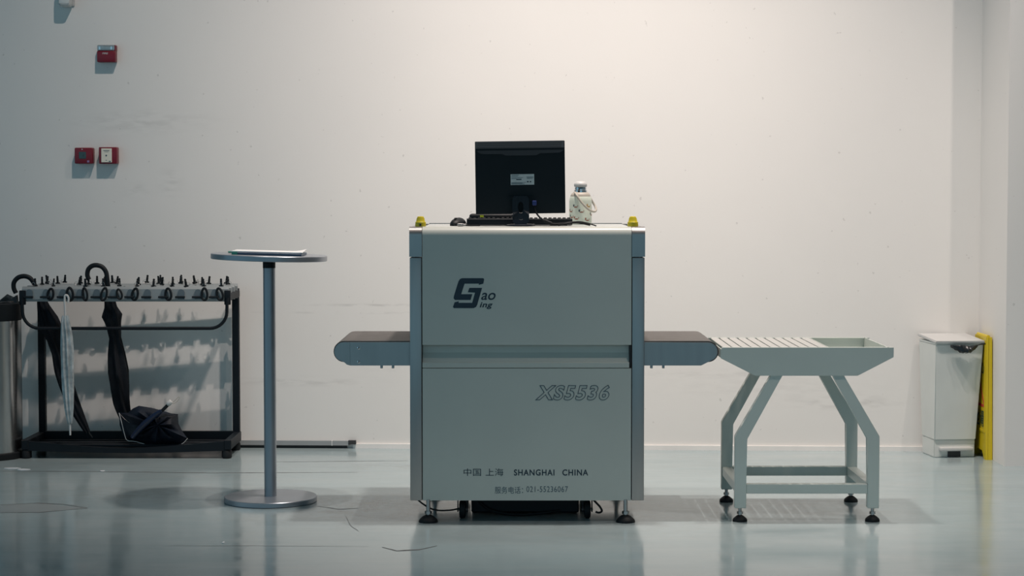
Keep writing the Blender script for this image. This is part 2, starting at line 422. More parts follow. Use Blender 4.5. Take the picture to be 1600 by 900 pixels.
# conveyor stubs
def stub(side):
    if side < 0: xin, xout = XL+.012, -.7295
    else: xin, xout = XR-.012, .8450
    r = .0405; zc = .6955; zt = .7360
    xe = xout - side*(-0) - side*r            # roller axis
    # belt loop: flat run, half round the roller and back
    pts = [(xin, zt+.003)]
    rr = r + .003
    for k in range(17):
        t = PI/2 - PI*k/16
        pts.append((xe + side*rr*math.cos(t), zc + rr*math.sin(t)))
    inner = []
    for k in range(17):
        t = -PI/2 + PI*k/16
        inner.append((xe + side*(r-.004)*math.cos(t), zc + (r-.004)*math.sin(t)))
    pts += [(xin, zc-rr), (xin, zc-r+.004)] + inner + [(xin, zt-.004)]
    b = newbm(); prism(b, pts, .060, .615, 'y'); obj('conveyor_belt', b, BELT, sc, smooth=35)
    M = Matrix.Rotation(-PI/2, 4, 'X')
    b = newbm(); lathe(b, [(r-.006, 0), (r-.006, .555)], (xe, .060, zc), 24, M); obj('end_roller', b, STEEL, sc, smooth=35)
    for (y0, y1) in ((.045, .058), (.617, .630)):
        zb = .639; pl = []
        if side < 0:
            xp = -.664
            b = newbm(); prism(b, [(xp+.0006, zt-.001), (xin, zt-.001), (xin, zb), (xp+.0006, zb)], y0, y1, 'y'); pl = obj('side_plate', b, STEEL, sc)
            e = [(xp, zt-.001)]
            for k in range(9):
                t = PI/2 + PI*k/8*.80
                e.append((xe + (r-.001)*math.cos(t), zc + (r-.001)*math.sin(t)))
            e += [(xp-.022, zb+.012), (xp-.014, zb+.004), (xp, zb)]
            b = newbm(); prism(b, e, y0+.002, y1-.002, 'y'); obj('end_plate', b, STEEL, sc, smooth=30)
            if y0 < .1:
                for z in (.7115, .6545):
                    b = newbm(); lathe(b, [(.0062, 0), (.0062, .003), (.003, .005)], (-.628, y0, z), 14, Matrix.Rotation(PI/2, 4, 'X')); bo = obj('bolt', b, CHROME, pl, smooth=40)
                    b = newbm(); lathe(b, [(.0026, 0), (.0026, .0008)], (-.628, y0-.005, z), 8, Matrix.Rotation(PI/2, 4, 'X')); obj('socket', b, DARK, bo)
        else:
            e = [(xin, zt-.001)]
            for k in range(13):
                t = PI/2 - PI*k/12*.82
                e.append((xe + (r-.003)*math.cos(t), zc + (r-.003)*math.sin(t)))
            e += [(.775, zb), (xin, zb)]
            b = newbm(); prism(b, e, y0, y1, 'y'); obj('side_plate', b, STEEL, sc, smooth=30)
    for xx in ((-.536, -.489) if side < 0 else (.573, .622)):
        b = newbm(); box(b, xx-.005, xx+.005, .06, .075, .626, .640, .001, 1); obj('guide_bracket', b, STEEL, sc)
    b = newbm(); box(b, min(xin, xe), max(xin, xe), .075, .60, .66, .70); obj('belt_bed', b, DARK, sc)
stub(-1); stub(1)
# levelling feet
def level_foot(x, y, r, ztop, parent, stem=.0085, hp=.030):
    b = newbm(); lathe(b, [(r, 0), (r, .006), (r*.92, .012), (r*.60, hp*.78), (r*.32, hp)], (x, y, 0), 28); f = obj('levelling_foot', b, RUBBER, parent, smooth=40)
    b = newbm(); lathe(b, [(stem, hp), (stem, ztop)], (x, y, 0), 14); obj('stem', b, STEEL, f, smooth=40)
    b = newbm(); lathe(b, [(stem*1.75, hp+.004), (stem*1.75, hp+.015)], (x, y, 0), 6); obj('nut', b, STEEL, f)
for x in (-.3425, .4650):
    level_foot(x, .005, .039, ZB+.004, sc); level_foot(x, .69, .039, ZB+.004, sc)
# castors
for x in (-.205, .312):
    for y in (.10, .62):
        M = Matrix.Rotation(PI/2, 4, 'Y')
        b = newbm(); lathe(b, [(.022, -.014), (.034, -.012), (.037, -.007), (.037, .007), (.034, .012), (.022, .014)], (x, y, .037), 24, M); w = obj('castor_wheel', b, RUBBER, sc, smooth=35)
        b = newbm(); box(b, x-.021, x-.017, y-.018, y+.018, .028, .085); box(b, x+.017, x+.021, y-.018, y+.018, .028, .085); box(b, x-.026, x+.026, y-.026, y+.026, .083, ZB+.003)
        obj('castor_fork', b, BLACKMET, w)
        b = newbm(); lathe(b, [(.006, -.023), (.006, .023)], (x, y, .037), 10, M); obj('axle', b, STEEL, w)
def cable(name, pts, r, m, parent=None, n=8):
    b = newbm(); tube(b, smooth_path(pts), r, n); return obj(name, b, m, parent, smooth=60)
cable('cable', [(-.385, .02, .088), (-.365, .02, .072), (-.335, .03, .052), (-.30, .05, .040), (-.25, .06, .040), (-.215, .07, .046)], .0035, RUBBER, sc)
cable('cable', [(.33, .06, .088), (.348, .055, .07), (.362, .05, .055), (.370, .05, .038), (.358, .055, .03), (.345, .06, .033)], .0045, RUBBER, sc)
cable('cable', [(-.16, .16, .088), (-.10, .15, .03), (.0, .14, .009), (.12, .15, .012), (.22, .17, .03), (.27, .2, .088)], .006, RUBBER, sc)
b = newbm(); box(b, -.17, .28, .16, .60, .012, ZB+.004, .006, 1); obj('undertray', b, BLACKMET, sc)
# yellow corner knobs
for x in (-.374, .4945):
    b = newbm(); lathe(b, [(.0215, 0), (.0225, .004), (.0215, .017), (.0180, .021), (.0165, .031), (.0125, .040), (.0075, .0415)], (x, .060, ZT+.001), 20)
    k = obj('yellow_knob', b, YELLOW, sc, smooth=35)
    if x < 0:
        b = newbm(); box(b, x-.004, x+.004, .0345, .0385, ZT+.004, ZT+.013, .001, 1); obj('key_slot', b, DARK, k)
# lettering and emblem
yF = -.0006
def lettering(s, u0, u1, v0, v1, m, parent, name='lettering', **k):
    me = text_mesh(s, sx(u1)-sx(u0), sz(v0)-sz(v1), **k)
    me.transform(Matrix.Translation((sx(u0), yF, sz(v1))))
    return link(name, me, m, parent)
def zx(x, y): return (sx(690 + x/4.09), sz(420 + y/4.09))
G1 = [(132, 58), (266, 58), (273, 64), (267, 93), (238, 101), (239, 93), (148, 93), (126, 160), (197, 160), (186, 197), (86, 197), (77, 186), (80, 170), (108, 80), (118, 64)]
G2 = [(178, 120), (259, 120), (228, 228), (220, 242), (204, 249), (80, 249), (73, 242), (84, 212), (110, 205), (109, 215), (196, 215), (214, 150), (168, 148)]
for g in (G1, G2):
    b = newbm(); prism(b, [zx(*p) for p in g], yF, .001, 'y'); obj('emblem', b, INK, sc)
def z8(x, y): return 690 + x/4.09, 420 + y/4.09
def let8(s, x0, x1, y0, y1, m, **k):
    (u0, v0), (u1, v1) = z8(x0, y0), z8(x1, y1); return lettering(s, u0, u1, v0, v1, m, sc, **k)
let8('ao', 253, 346, 151, 197, INK, shear=.25, bold=.012)
let8('ing', 243, 327, 211, 255, INK, shear=.25, bold=.026, spacing=1.08)
let8('XS5536', 597, 1075, 738, 838, INK2, shear=.25, bold=.028, outline=.017, spacing=1.14)
def let7(s, x0, x1, y0, y1, m, **k):
    f = 4.103; return lettering(s, 630+x0/f, 630+x1/f, 700+y0/f, 700+y1/f, m, sc, **k)
let7('中国', 387, 498, 130, 178, INK)
let7('上海', 528, 642, 130, 178, INK)
let7('SHANGHAI', 710, 970, 136, 176, INK, bold=.022, spacing=1.15)
let7('CHINA', 1021, 1187, 136, 176, INK, bold=.022, spacing=1.15)
let7('服务电话：', 587, 768, 247, 292, INK2)
let7('021-55236067', 790, 1057, 245, 282, INK2, spacing=1.1)

# ------------------------------------------------------------------ monitor and desk things on the scanner
mo = thing('monitor', 'black flat monitor seen from behind on top of the scanner', 'monitor', (.037, .16, ZT+.0013), (0, R(-.8), 0))
# local: x right, y away from the viewer (the screen faces away), z up from the scanner top
W2 = .1865; zb, zt = .050, .352
def pm(name, bm_, m, parent=mo, smooth=None): return obj(name, bm_, m, parent, smooth, world=False)
b = newbm(); box(b, -W2, W2, .030, .052, zb, zt, .003, 2); pm('bezel', b, BLACK)
b = newbm(); box(b, -W2+.012, W2-.012, .0515, .0528, zb+.016, zt-.014); pm('screen', b, mat('dark_screen', (.01, .012, .014), .12))
b = newbm()
zs = zt-.055
prism(b, [(-W2+.002, zb+.001), (W2-.002, zb+.001), (W2-.002, zt-.030), (-W2+.002, zt-.030)], .0, .032, 'y')
pm('rear_shell', b, BLACK)
VENT = mat('vent_plastic', (.010, .018, .024), .8, var=.08, spec=.1)
b = newbm(); prism(b, [(.0315, zt-.0015), (.0305, zt-.0015), (.002, zt-.034), (.0315, zt-.034)], -W2+.003, W2-.003, 'x'); vp = pm('vent_slope', b, VENT)
b = newbm()
for row, (t0, t1) in enumerate(((.16, .30), (.42, .56), (.68, .82))):
    for k in range(56):
        xx = -W2 + .014 + k*(2*W2-.03)/55 - row*.002
        def sl(t): return (.0305 + (.002-.0305)*t - .0004, zt-.0015 - .0325*t)
        (ya, za), (yb, zb_) = sl(t0), sl(t1)
        vv = [b.verts.new(q) for q in ((xx, ya, za), (xx+.0024, ya, za), (xx+.0034, yb, zb_), (xx+.0010, yb, zb_))]; b.faces.new(vv)
pm('vent_slots', b, mat('slot_black', (.001, .002, .003), .9, spec=0), vp)
b = newbm()
lip = [(-W2+.004, zt-.0335), (W2-.004, zt-.0335), (W2-.009, zt-.043), (W2-.016, zt-.049), (W2-.026, zt-.0515), (W2-.104, zt-.053), (W2-.118, zt-.061), (-W2+.128, zt-.061), (-W2+.112, zt-.054), (-W2+.034, zt-.053), (-W2+.020, zt-.050), (-W2+.011, zt-.043)]
A = [b.verts.new((x, .0015 - (zt-.0335-z)*.30, z)) for x, z in lip]; B = [b.verts.new((x, .004, z)) for x, z in lip]
b.faces.new(A); b.faces.new(B[::-1])
for i in range(len(lip)): b.faces.new((A[i], B[i], B[(i+1) % len(lip)], A[(i+1) % len(lip)]))
pm('vent_lip', b, VENT)
b = newbm(); box(b, -.040, .0575, -.0015, .001, .170, .214); lb = pm('rating_label', b, mat('label_grey', (.55, .60, .60), .5, var=.03))
b = newbm()
for k, (x0, x1, z) in enumerate(((-.036, -.006, .210), (-.036, -.010, .206), (-.036, .012, .1995), (-.036, -.016, .196), (.026, .054, .202), (.026, .055, .1985), (.028, .052, .195), (-.037, .022, .1795), (-.037, .008, .1765), (-.037, .018, .1735))):
    box(b, x0, x1, -.0021, -.0014, z-.0006, z+.0006)
box(b, -.017, .005, -.0021, -.0014, .1905, .1945)
for x in (.028, .039): box(b, x, x+.006, -.0021, -.0014, .180, .185)
pm('label_print', b, INK, lb)
# neck with an oval cable hole
NECK = mat('neck_plastic', (.006, .011, .018), .45, var=.1, spec=.25)
b = newbm()
outer = [(-.034, .004), (.034, .004), (.036, .045), (.034, .095), (.031, .124), (-.031, .124), (-.034, .095), (-.036, .045)]
A = []
n = 24
ov = [(0 + .0115*math.cos(2*PI*k/n), .078 + .022*math.sin(2*PI*k/n)) for k in range(n)]
def ray_out(k):
    t = 2*PI*k/n; c, s = math.cos(t), math.sin(t)
    sc_ = min(.0345/max(abs(c), 1e-6), (.046 if s > 0 else .074)/max(abs(s), 1e-6)); return (c*sc_, .078 + s*sc_)
ou = [ray_out(k) for k in range(n)]
rg = []
for y in (-.030, -.014):
    rg.append(([b.verts.new((p[0], y - (.008 if p[1] < .05 else 0), p[1])) for p in ou], [b.verts.new((p[0], y, p[1])) for p in ov]))
for k in range(n):
    k2 = (k+1) % n
    b.faces.new((rg[0][0][k], rg[0][0][k2], rg[0][1][k2], rg[0][1][k])); b.faces.new((rg[1][0][k], rg[1][1][k], rg[1][1][k2], rg[1][0][k2]))
    b.faces.new((rg[0][0][k], rg[1][0][k], rg[1][0][k2], rg[0][0][k2])); b.faces.new((rg[0][1][k], rg[0][1][k2], rg[1][1][k2], rg[1][1][k]))
nk = pm('neck', b, NECK)
b = newbm(); box(b, -.030, .030, -.018, .004, .095, .122); pm('neck_joint', b, BLACK)
b = newbm(); box(b, -.050, -.036, -.006, .001, .124, .1275); box(b, .036, .052, -.006, .001, .124, .1275); box(b, -.036, .036, -.012, .001, .1245, .127); pm('hinge_bar', b, VENT)
for z in (.054, .026):
    b = newbm(); tube(b, smooth_path([(-.006, -.0385, z+.002), (-.002, -.0395, z), (.003, -.0395, z), (.007, -.0385, z+.002)], 3), .0008, 6)
    pm('cable_clip', b, STEEL, nk)
b = newbm(); lathe(b, [(.086, 0), (.086, .004), (.080, .007), (.03, .009)], (0, 0, 0), 40); bmesh.ops.scale(b, vec=(.70, .9, 1), verts=b.verts); bmesh.ops.translate(b, vec=(0, .02, 0), verts=b.verts); pm('stand_base', b, NECK, smooth=40)
b = newbm(); box(b, .048, .066, -.022, .001, .084, .104, .003, 2); pg = pm('video_plug', b, BLUEPLUG)
b = newbm(); tube(b, smooth_path([(.057, -.012, .086), (.060, -.016, .062), (.078, -.022, .035), (.105, -.028, .016), (.135, -.03, .007), (.18, -.02, .008), (.23, .0, .010), (.262, .02, .006)]), .0036, 8); pm('video_cable', b, RUBBER, pg, smooth=60)
b = newbm(); tube(b, [(.098, -.027, .0205), (.126, -.03, .0085)], .0072, 10); pm('ferrite_bead', b, RUBBER, pg, smooth=40)

kb = thing('keyboard', 'black keyboard lying behind the monitor stand with its rear edge this way', 'keyboard', (.030, .342, ZT+.0005), (0, R(0), R(1.5)))
b = newbm(); prism(b, [(-.075, .003), (-.075, .026), (-.066, .030), (.07, .012), (.075, .004), (.07, 0)], -.222, .222, 'x')
obj('case', b, BLACK, kb, world=False)
b = newbm(); box(b, -.0068, .0068, -.0066, .0066, 0, .008, .0015, 1); key0 = None
me = bpy.data.meshes.new('key'); bm_ = b; bmesh.ops.recalc_face_normals(b, faces=b.faces); b.to_mesh(me); b.free(); me.materials.append(BLACK)
for r_ in range(6):
    for c_ in range(22):
        if r_ == 0 and c_ in (1, 6, 11): continue
        o = bpy.data.objects.new('key', me); C.objects.link(o); o.parent = kb
        yy = -.052 + r_*.0205; o.location = (-.208 + c_*.0198, yy, .0285 - (yy+.066)*.1323 - .001); o.rotation_euler = (R(-7.5), 0, 0)
b = newbm(); box(b, -.20, -.17, -.078, -.068, -.0, .010); box(b, .17, .20, -.078, -.068, -.0, .010); obj('flip_foot', b, BLACK, kb, world=False)

cb = thing('control_box', 'low black control box with lime sticker behind the keyboard', 'control box', (-.095, .49, ZT))
b = newbm(); box(b, -.088, .10, -.06, .07, .002, .048, .010, 3); obj('body', b, BLACK, cb, smooth=40, world=False)
b = newbm(); box(b, -.042, -.026, -.0615, -.0598, .033, .043, 0); obj('sticker', b, LIME, cb, world=False)

ms = thing('computer_mouse', 'black computer mouse on the scanner top left of the keyboard', 'mouse', (-.226, .27, ZT), (0, 0, R(70)))
b = newbm()
bmesh.ops.create_uvsphere(b, u_segments=24, v_segments=14, radius=1)
for v in b.verts:
    z = max(v.co.z, -.15); v.co = Vector((v.co.x*.054*(1 - .06*v.co.x), v.co.y*.031, (z+.15)*.030*(1 + .12*v.co.x)))
obj('shell', b, BLACK, ms, smooth=60, world=False)
b = newbm(); lathe(b, [(.008, -.0035), (.008, .0035)], (-.030, 0, .0265), 14, Matrix.Rotation(PI/2, 4, 'X')); obj('scroll_wheel', b, RUBBER, ms, smooth=40, world=False)
b = newbm(); tube(b, smooth_path([(-.05, 0, .006), (-.07, -.01, .003), (-.085, -.03, .003), (-.07, -.075, .003), (-.03, -.11, .003)]), .0022, 8); obj('cord', b, RUBBER, ms, smooth=60, world=False)
pl_ = thing('cable_plug', 'small metal cable plug lying in front of the mouse', 'plug', (-.207, .115, ZT), (0, 0, R(-12)))
b = newbm(); lathe(b, [(.0045, -.018), (.0065, -.016), (.0065, .006), (.0045, .007), (.0045, .018)], (0, 0, .0066), 14, Matrix.Rotation(PI/2, 4, 'Y')); obj('shell', b, STEEL, pl_, smooth=35, world=False)
b = newbm(); tube(b, smooth_path([(.018, 0, .0055), (.035, .004, .003), (.05, .03, .003), (.06, .06, .003)]), .0025, 8); obj('cord', b, RUBBER, pl_, smooth=60, world=False)
for nm, pts, lab in (
    ('coiled_cable', [(.16, .232, .005), (.20, .212, .006), (.25, .205, .016), (.29, .20, .012), (.325, .19, .005)], 'thick black cable looping right of the monitor stand'),
    ('thin_cable', [(.19, .10, .004), (.23, .09, .012), (.27, .09, .020), (.31, .09, .014), (.345, .07, .003)], 'thin black cable arching below the patterned bottle')):
    b = newbm(); tube(b, smooth_path([(x, y, ZT + z) for x, y, z in pts]), .0042 if nm[0] == 'c' else .0026, 8)
    tag(base_at_centre(obj(nm, b, RUBBER, smooth=60)), lab, 'cable')

# thermos bottle
bo = thing('thermos_bottle', 'pale mint thermos bottle with small animal prints and a taupe carry strap', 'bottle', (.300, .62, ZT))
def pb(n_, b_, m, s=40, parent=bo): return obj(n_, b_, m, parent, s, world=False)
b = newbm(); lathe(b, [(.046, 0), (.049, .003), (.0495, .02), (.0495, .100), (.048, .114), (.0445, .122)], n=40); pb('body', b, BOTTLE)
b = newbm(); lathe(b, [(.0445, .1205), (.044, .126), (.040, .134), (.034, .139), (.029, .140)], n=40); pb('shoulder', b, STRAP)
b = newbm(); lathe(b, [(.029, .139), (.029, .149), (.0265, .151), (.0255, .163), (.024, .165)], n=32); pb('neck_ring', b, CHROME)
b = newbm(); lathe(b, [(.026, .164), (.0285, .167), (.0285, .176), (.024, .183), (.016, .188), (.006, .189)], n=32); pb('cap', b, BINLID)
b = newbm()
pts = smooth_path([(-.026, -.012, .140), (-.020, -.047, .130), (.0, -.058, .100), (.030, -.056, .068), (.056, -.03, .056), (.068, .0, .062), (.066, .025, .078), (.052, .03, .102), (.036, .02, .128), (.026, .008, .140)])
tube(b, pts, .0048, 10); pb('strap', b, STRAP, 60)
def print_mark(ang, z, m, shapes):
    b = newbm()
    for pts_ in shapes:
        vv = []
        for (px, pz) in pts_:
            t = ang + px/.0497; vv.append(b.verts.new((.0499*math.sin(t), -.0499*math.cos(t), z + pz)))
        b.faces.new(vv)
    obj('animal_print', b, m, bo, world=False)
def ell(cx, cz, rx, rz, n=10): return [(cx + rx*math.cos(2*PI*k/n), cz + rz*math.sin(2*PI*k/n)) for k in range(n)]
for i, (ang, z, sw) in enumerate(((-.55, .080, 0), (-.02, .058, 0), (-.48, .028, 1), (.55, .022, 1), (.72, .082, 2), (-1.1, .060, 1), (-1.0, .035, 0), (1.15, .045, 0), (2.2, .08, 1), (2.8, .05, 0), (-2.2, .07, 2), (1.7, .07, 0), (-2.6, .03, 1))):
    body = [ell(.004, -.004, .009, .0026), ell(-.002, -.007, .0016, .003), ell(.009, -.007, .0016, .003)]
    head = [ell(-.006, .001, .0036, .0032), ell(-.0075, .0055, .0014, .003), ell(-.0035, .0055, .0014, .003)]
    tail = [ell(.0135, .001, .0012, .004)]
    print_mark(ang, z, (INK, REDBROWN, OCHRE)[sw], head); print_mark(ang, z, (REDBROWN, REDBROWN, OCHRE)[sw], body[:1] + tail)

# ------------------------------------------------------------------ round bar table with papers
tilt = R(1.55)
bt = thing('bar_table', 'round silver pedestal bar table with thin top and disc base', 'table', (-1.055, .535, 0))
def pt(n_, b_, m, s=40, parent=bt): return obj(n_, b_, m, parent, s, world=False)
b = newbm(); lathe(b, [(.198, 0), (.2015, .003), (.2015, .021), (.199, .0235)], n=64); pt('base_disc', b, ALU, 30)
b = newbm(); lathe(b, [(.0265, .0235), (.0265, 1.026)], n=32); pt('pole', b, ALU)
b = newbm(); lathe(b, [(.0275, 1.020), (.0275, 1.050), (.0275, 1.0535)], n=32); pt('collar', b, BLACK)
b = newbm(); lathe(b, [(.249, 0), (.2512, .002), (.2512, .021), (.249, .0235)], n=72, M=Matrix.Rotation(tilt, 4, 'Y'), c=(0, 0, 1.0555)); tt = pt('table_top', b, ALU, 30)
tz = 1.0555 + .0235
def on_top(o): o.rotation_euler = (0, tilt, o.rotation_euler.z); return o
def topz(dx): return tz - math.tan(tilt)*dx + .0006
def flat_thing(name, label, cat, dx, dy, lift, rz):
    return thing(name, label, cat, (-1.055+dx, .535+dy, topz(dx)+lift), (0, tilt, rz))
fo = flat_thing('document_folder', 'navy folder with teal corner lying on the round bar table', 'folder', 0, -.03, 0, 0)
b = newbm(); box(b, -.138, .156, -.11, .10, 0, .010, .0015, 1); obj('cover', b, NAVY, fo, world=False)
b = newbm(); prism(b, [(-.142, -.113), (-.118, -.113), (-.118, -.02), (-.142, -.05)], .0001, .0102, 'z'); obj('corner_guard', b, TEAL, fo, world=False)
b = newbm()
pts = [(-.150 + .306*k/20) for k in range(21)]
def curl(x): return .0109 + max(0, x-.095)**2*2.6
lo = [(x, curl(x)) for x in pts]; hi = [(x, curl(x)+.0035) for x in reversed(pts)]
prism(b, [(x-.0, z) for x, z in lo + hi], -.105, .105, 'y')
for v in b.verts:
    if v.co.y < 0 and v.co.x > .095: v.co.z -= max(0, v.co.x-.095)**2*2.4
ps = flat_thing('paper_sheets', 'white paper sheets with a lifted corner on top of the navy folder', 'paper', 0, -.02, 0, R(1))
obj('sheets', b, PAPER, ps, smooth=30, world=False)
b = newbm(); lathe(b, [(.001, -.075), (.0042, -.066), (.0042, .06), (.0036, .066)], (0, 0, .0048), 12, Matrix.Rotation(PI/2, 4, 'Y')@Matrix.Rotation(0, 4, 'Z'))
pe = flat_thing('pen', 'thin teal pen at the left edge of the folder', 'pen', -.158, .03, .0, R(80))
obj('barrel', b, TEAL, pe, smooth=40, world=False)

# ------------------------------------------------------------------ roller / slat table
rt = thing('slat_table', 'grey-green steel run-off table with slatted tray and splayed legs', 'table', (1.206, .27, 0))
x0, x1 = .851, 1.555
ZR = .717
def side_poly():
    return [(x0+.008, ZR), (x1, ZR), (x1, .6775), (1.409, .6015), (.9915, .6015), (x0, .6725), (x0, ZR-.008)]
for y0, y1 in ((-.002, .003), (.545, .550)):
    b = newbm(); prism(b, side_poly(), y0, y1, 'y'); obj('side_plate', b, PAINT2, rt)
b = newbm(); box(b, x0+.004, x1, .003, .020, ZR-.004, ZR); obj('rim', b, PAINT2, rt)
b = newbm(); box(b, x0+.004, x1, .530, .545, ZR-.004, ZR); obj('rim', b, PAINT2, rt)
b = newbm(); box(b, x1-.022, x1-.018, .003, .545, .672, ZR); obj('end_plate', b, PAINT2, rt)
b = newbm(); prism(b, [(1.297, .604), (1.409, .6035), (x1-.018, .672), (x1-.018, .675), (1.408, .607), (1.297, .607)], .003, .545, 'y'); obj('tray_floor', b, PAINT2, rt)
b = newbm(); prism(b, [(x0, .674), (x0, ZR-.006), (x0+.004, ZR-.006), (x0+.004, .674)], .003, .545, 'y'); obj('end_lip', b, PAINT2, rt)
pitch = .0394; sl0 = None
for k in range(11):
    xs = 1.2935 - (k+1)*pitch
    if sl0 is None:
        w = pitch - .0058; c_ = .0075
        b = newbm()
        prism(b, [(0, .052), (0, .50), (c_, .532), (w-.001, .532), (w, .50), (w, .052), (w-.001, .020), (c_, .020)], ZR-.0045, ZR-.0010, 'z')
        me = bpy.data.meshes.new('slat'); bmesh.ops.recalc_face_normals(b, faces=b.faces); b.to_mesh(me); b.free(); me.materials.append(mat('slat_paint', (.45, .46, .445), .35, var=.03)); sl0 = me
    o = bpy.data.objects.new('slat', sl0); C.objects.link(o); o.parent = rt; o.location = Vector((xs+.002, 0, 0)) - rt.location
b = newbm(); box(b, 1.2925, 1.2955, .020, .532, .66, ZR-.001); obj('tray_divider', b, PAINT2, rt)
b = newbm(); box(b, x0+.02, 1.293, .10, .13, .690, ZR-.0048); box(b, x0+.02, 1.293, .42, .45, .690, ZR-.0048)
obj('slat_bearer', b, PAINT2, rt)
def leg(xa, xt, y0, y1, zlow):
    w = .0235
    if xa < xt: pts = [(xa-w, zlow), (xa-w, .352), (xt-w, .602), (xt-w+.03, .655), (xt+w+.03, .655), (xt+w, .602), (xa+w, .342), (xa+w, zlow)]
    else: pts = [(xa-w, zlow), (xa-w, .342), (xt-w, .602), (xt-w-.03, .655), (xt+w-.03, .655), (xt+w, .602), (xa+w, .352), (xa+w, zlow)]
    b = newbm(); prism(b, pts, y0, y1, 'y')
    bmesh.ops.bevel(b, geom=[e for e in b.edges], offset=.0025, segments=1, affect='EDGES')
    return obj('leg', b, PAINT2, rt)
for xa, xt in ((.9355, 1.080), (1.4790, 1.331)):
    for ya in (.004, .504):
        leg(xa, xt, ya, ya+.04, .056)
        level_foot(xa, ya+.02, .030, .058, rt, .007, .026)
for ya in (.004, .504):
    b = newbm(); box(b, .9592, 1.4553, ya+.002, ya+.038, .116, .1555, .002, 1); obj('stretcher', b, PAINT2, rt)
for xa in (.9355, 1.4790):
    b = newbm(); box(b, xa-.020, xa+.020, .0445, .5035, .117, .1555, .002, 1); obj('stretcher', b, PAINT2, rt)

# ------------------------------------------------------------------ pedal bin and yellow floor sign
pbn = thing('pedal_bin', 'pale grey pedal bin with white lid by the corner of the wall', 'bin', (2.253, 1.930, 0), (0, 0, R(6.0)))
def pq(n_, b_, m, s=None, parent=pbn): return obj(n_, b_, m, parent, s, world=False)
def frustum(b, w0, w1, ya0, ya1, yb0, yb1, z0, z1):
    v = [b.verts.new(p) for p in ((-w0, ya0, z0), (w0, ya0, z0), (w0, yb0, z0), (-w0, yb0, z0), (-w1, ya1, z1), (w1, ya1, z1), (w1, yb1, z1), (-w1, yb1, z1))]
    for f in ((0, 1, 2, 3), (4, 5, 6, 7), (0, 1, 5, 4), (1, 2, 6, 5), (2, 3, 7, 6), (3, 0, 4, 7)): b.faces.new([v[i] for i in f])
def bev_all(b, o): bmesh.ops.bevel(b, geom=list(b.edges), offset=o, segments=2, affect='EDGES')
b = newbm(); frustum(b, .108, .124, -.012, -.066, .190, .205, .090, .582); bev_all(b, .004); pq('body', b, BINGREY, 40)
b = newbm(); frustum(b, .106, .107, .0, -.003, .185, .188, 0, .0895); bev_all(b, .003); bs = pq('base', b, BINGREY, 40)
b = newbm(); box(b, -.034, .032, -.0045, .01, .002, .030); pq('pedal_slot', b, DARK, None, bs)
b = newbm(); box(b, -.082, .092, -.030, .004, .034, .054, .006, 2); pq('pedal', b, BINLID, 40)
b = newbm(); frustum(b, .128, .129, -.080, -.084, .216, .219, .586, .600)
for v in b.verts: v.co.z += (v.co.y+.08)*.06
bev_all(b, .004); pq('lid', b, BINLID, 40)
b = newbm(); frustum(b, .1235, .1235, -.064, -.064, .204, .204, .5815, .590); pq('rim', b, BINGREY)
b = newbm(); pts = [(-.055, -.086, .575), (-.030, -.092, .570), (.0, -.097, .560), (.035, -.096, .556), (.058, -.092, .566), (.085, -.086, .576)]
tube(b, smooth_path(pts, 4), [.003 + .0165*math.sin(PI*min(1, max(0, (k/20)*.95+.03)))*random.uniform(.75, 1.15) for k in range(21)], 12, lobes=3, depth=.18, twist=.5)
pq('bin_liner', b, BAG, 50)
b = newbm(); tube(b, smooth_path([(.08, -.088, .577), (.105, -.086, .583), (.128, -.084, .585)], 4), .003, 8); pq('liner_edge', b, BAG, 50)

sg = thing('floor_sign', 'folded yellow wet floor sign standing between the bin and the pillar', 'sign', (2.402, 1.95, 0), (0, 0, 0))
def psn(n_, b_, m, s=None, parent=sg): return obj(n_, b_, m, parent, s, world=False)
ya, yb_ = -.125, .150
def panel(xlo0, xlo1, xhi0, xhi1, nm):
    b = newbm()
    # feet with a cut-out at the bottom edge
    out = [(ya, 0), (ya+.035, 0), (ya+.050, .018), (ya+.075, .040), (yb_-.075, .040), (yb_-.050, .018), (yb_-.035, 0), (yb_, 0), (yb_-.022, .618), (ya+.022, .618)]
    A = []; B = []
    for (y, z) in out:
        t = z/.618
        A.append(b.verts.new((xlo0 + (xlo1-xlo0)*t, y, z))); B.append(b.verts.new((xhi0 + (xhi1-xhi0)*t, y, z)))
    b.faces.new(A); b.faces.new(B[::-1])
    for i in range(len(out)):
        j = (i+1) % len(out); b.faces.new((A[i], B[i], B[j], A[j]))
    return psn(nm, b, YELLOW2)
f1 = panel(-.0150, -.0135, -.003, -.001, 'front_panel'); f2 = panel(-.002, .001, .0195, .0165, 'rear_panel')
b = newbm(); tube(b, [(0, ya+.03, .620), (0, yb_-.03, .620)], .0085, 12); psn('hinge', b, YELLOW2, 40)
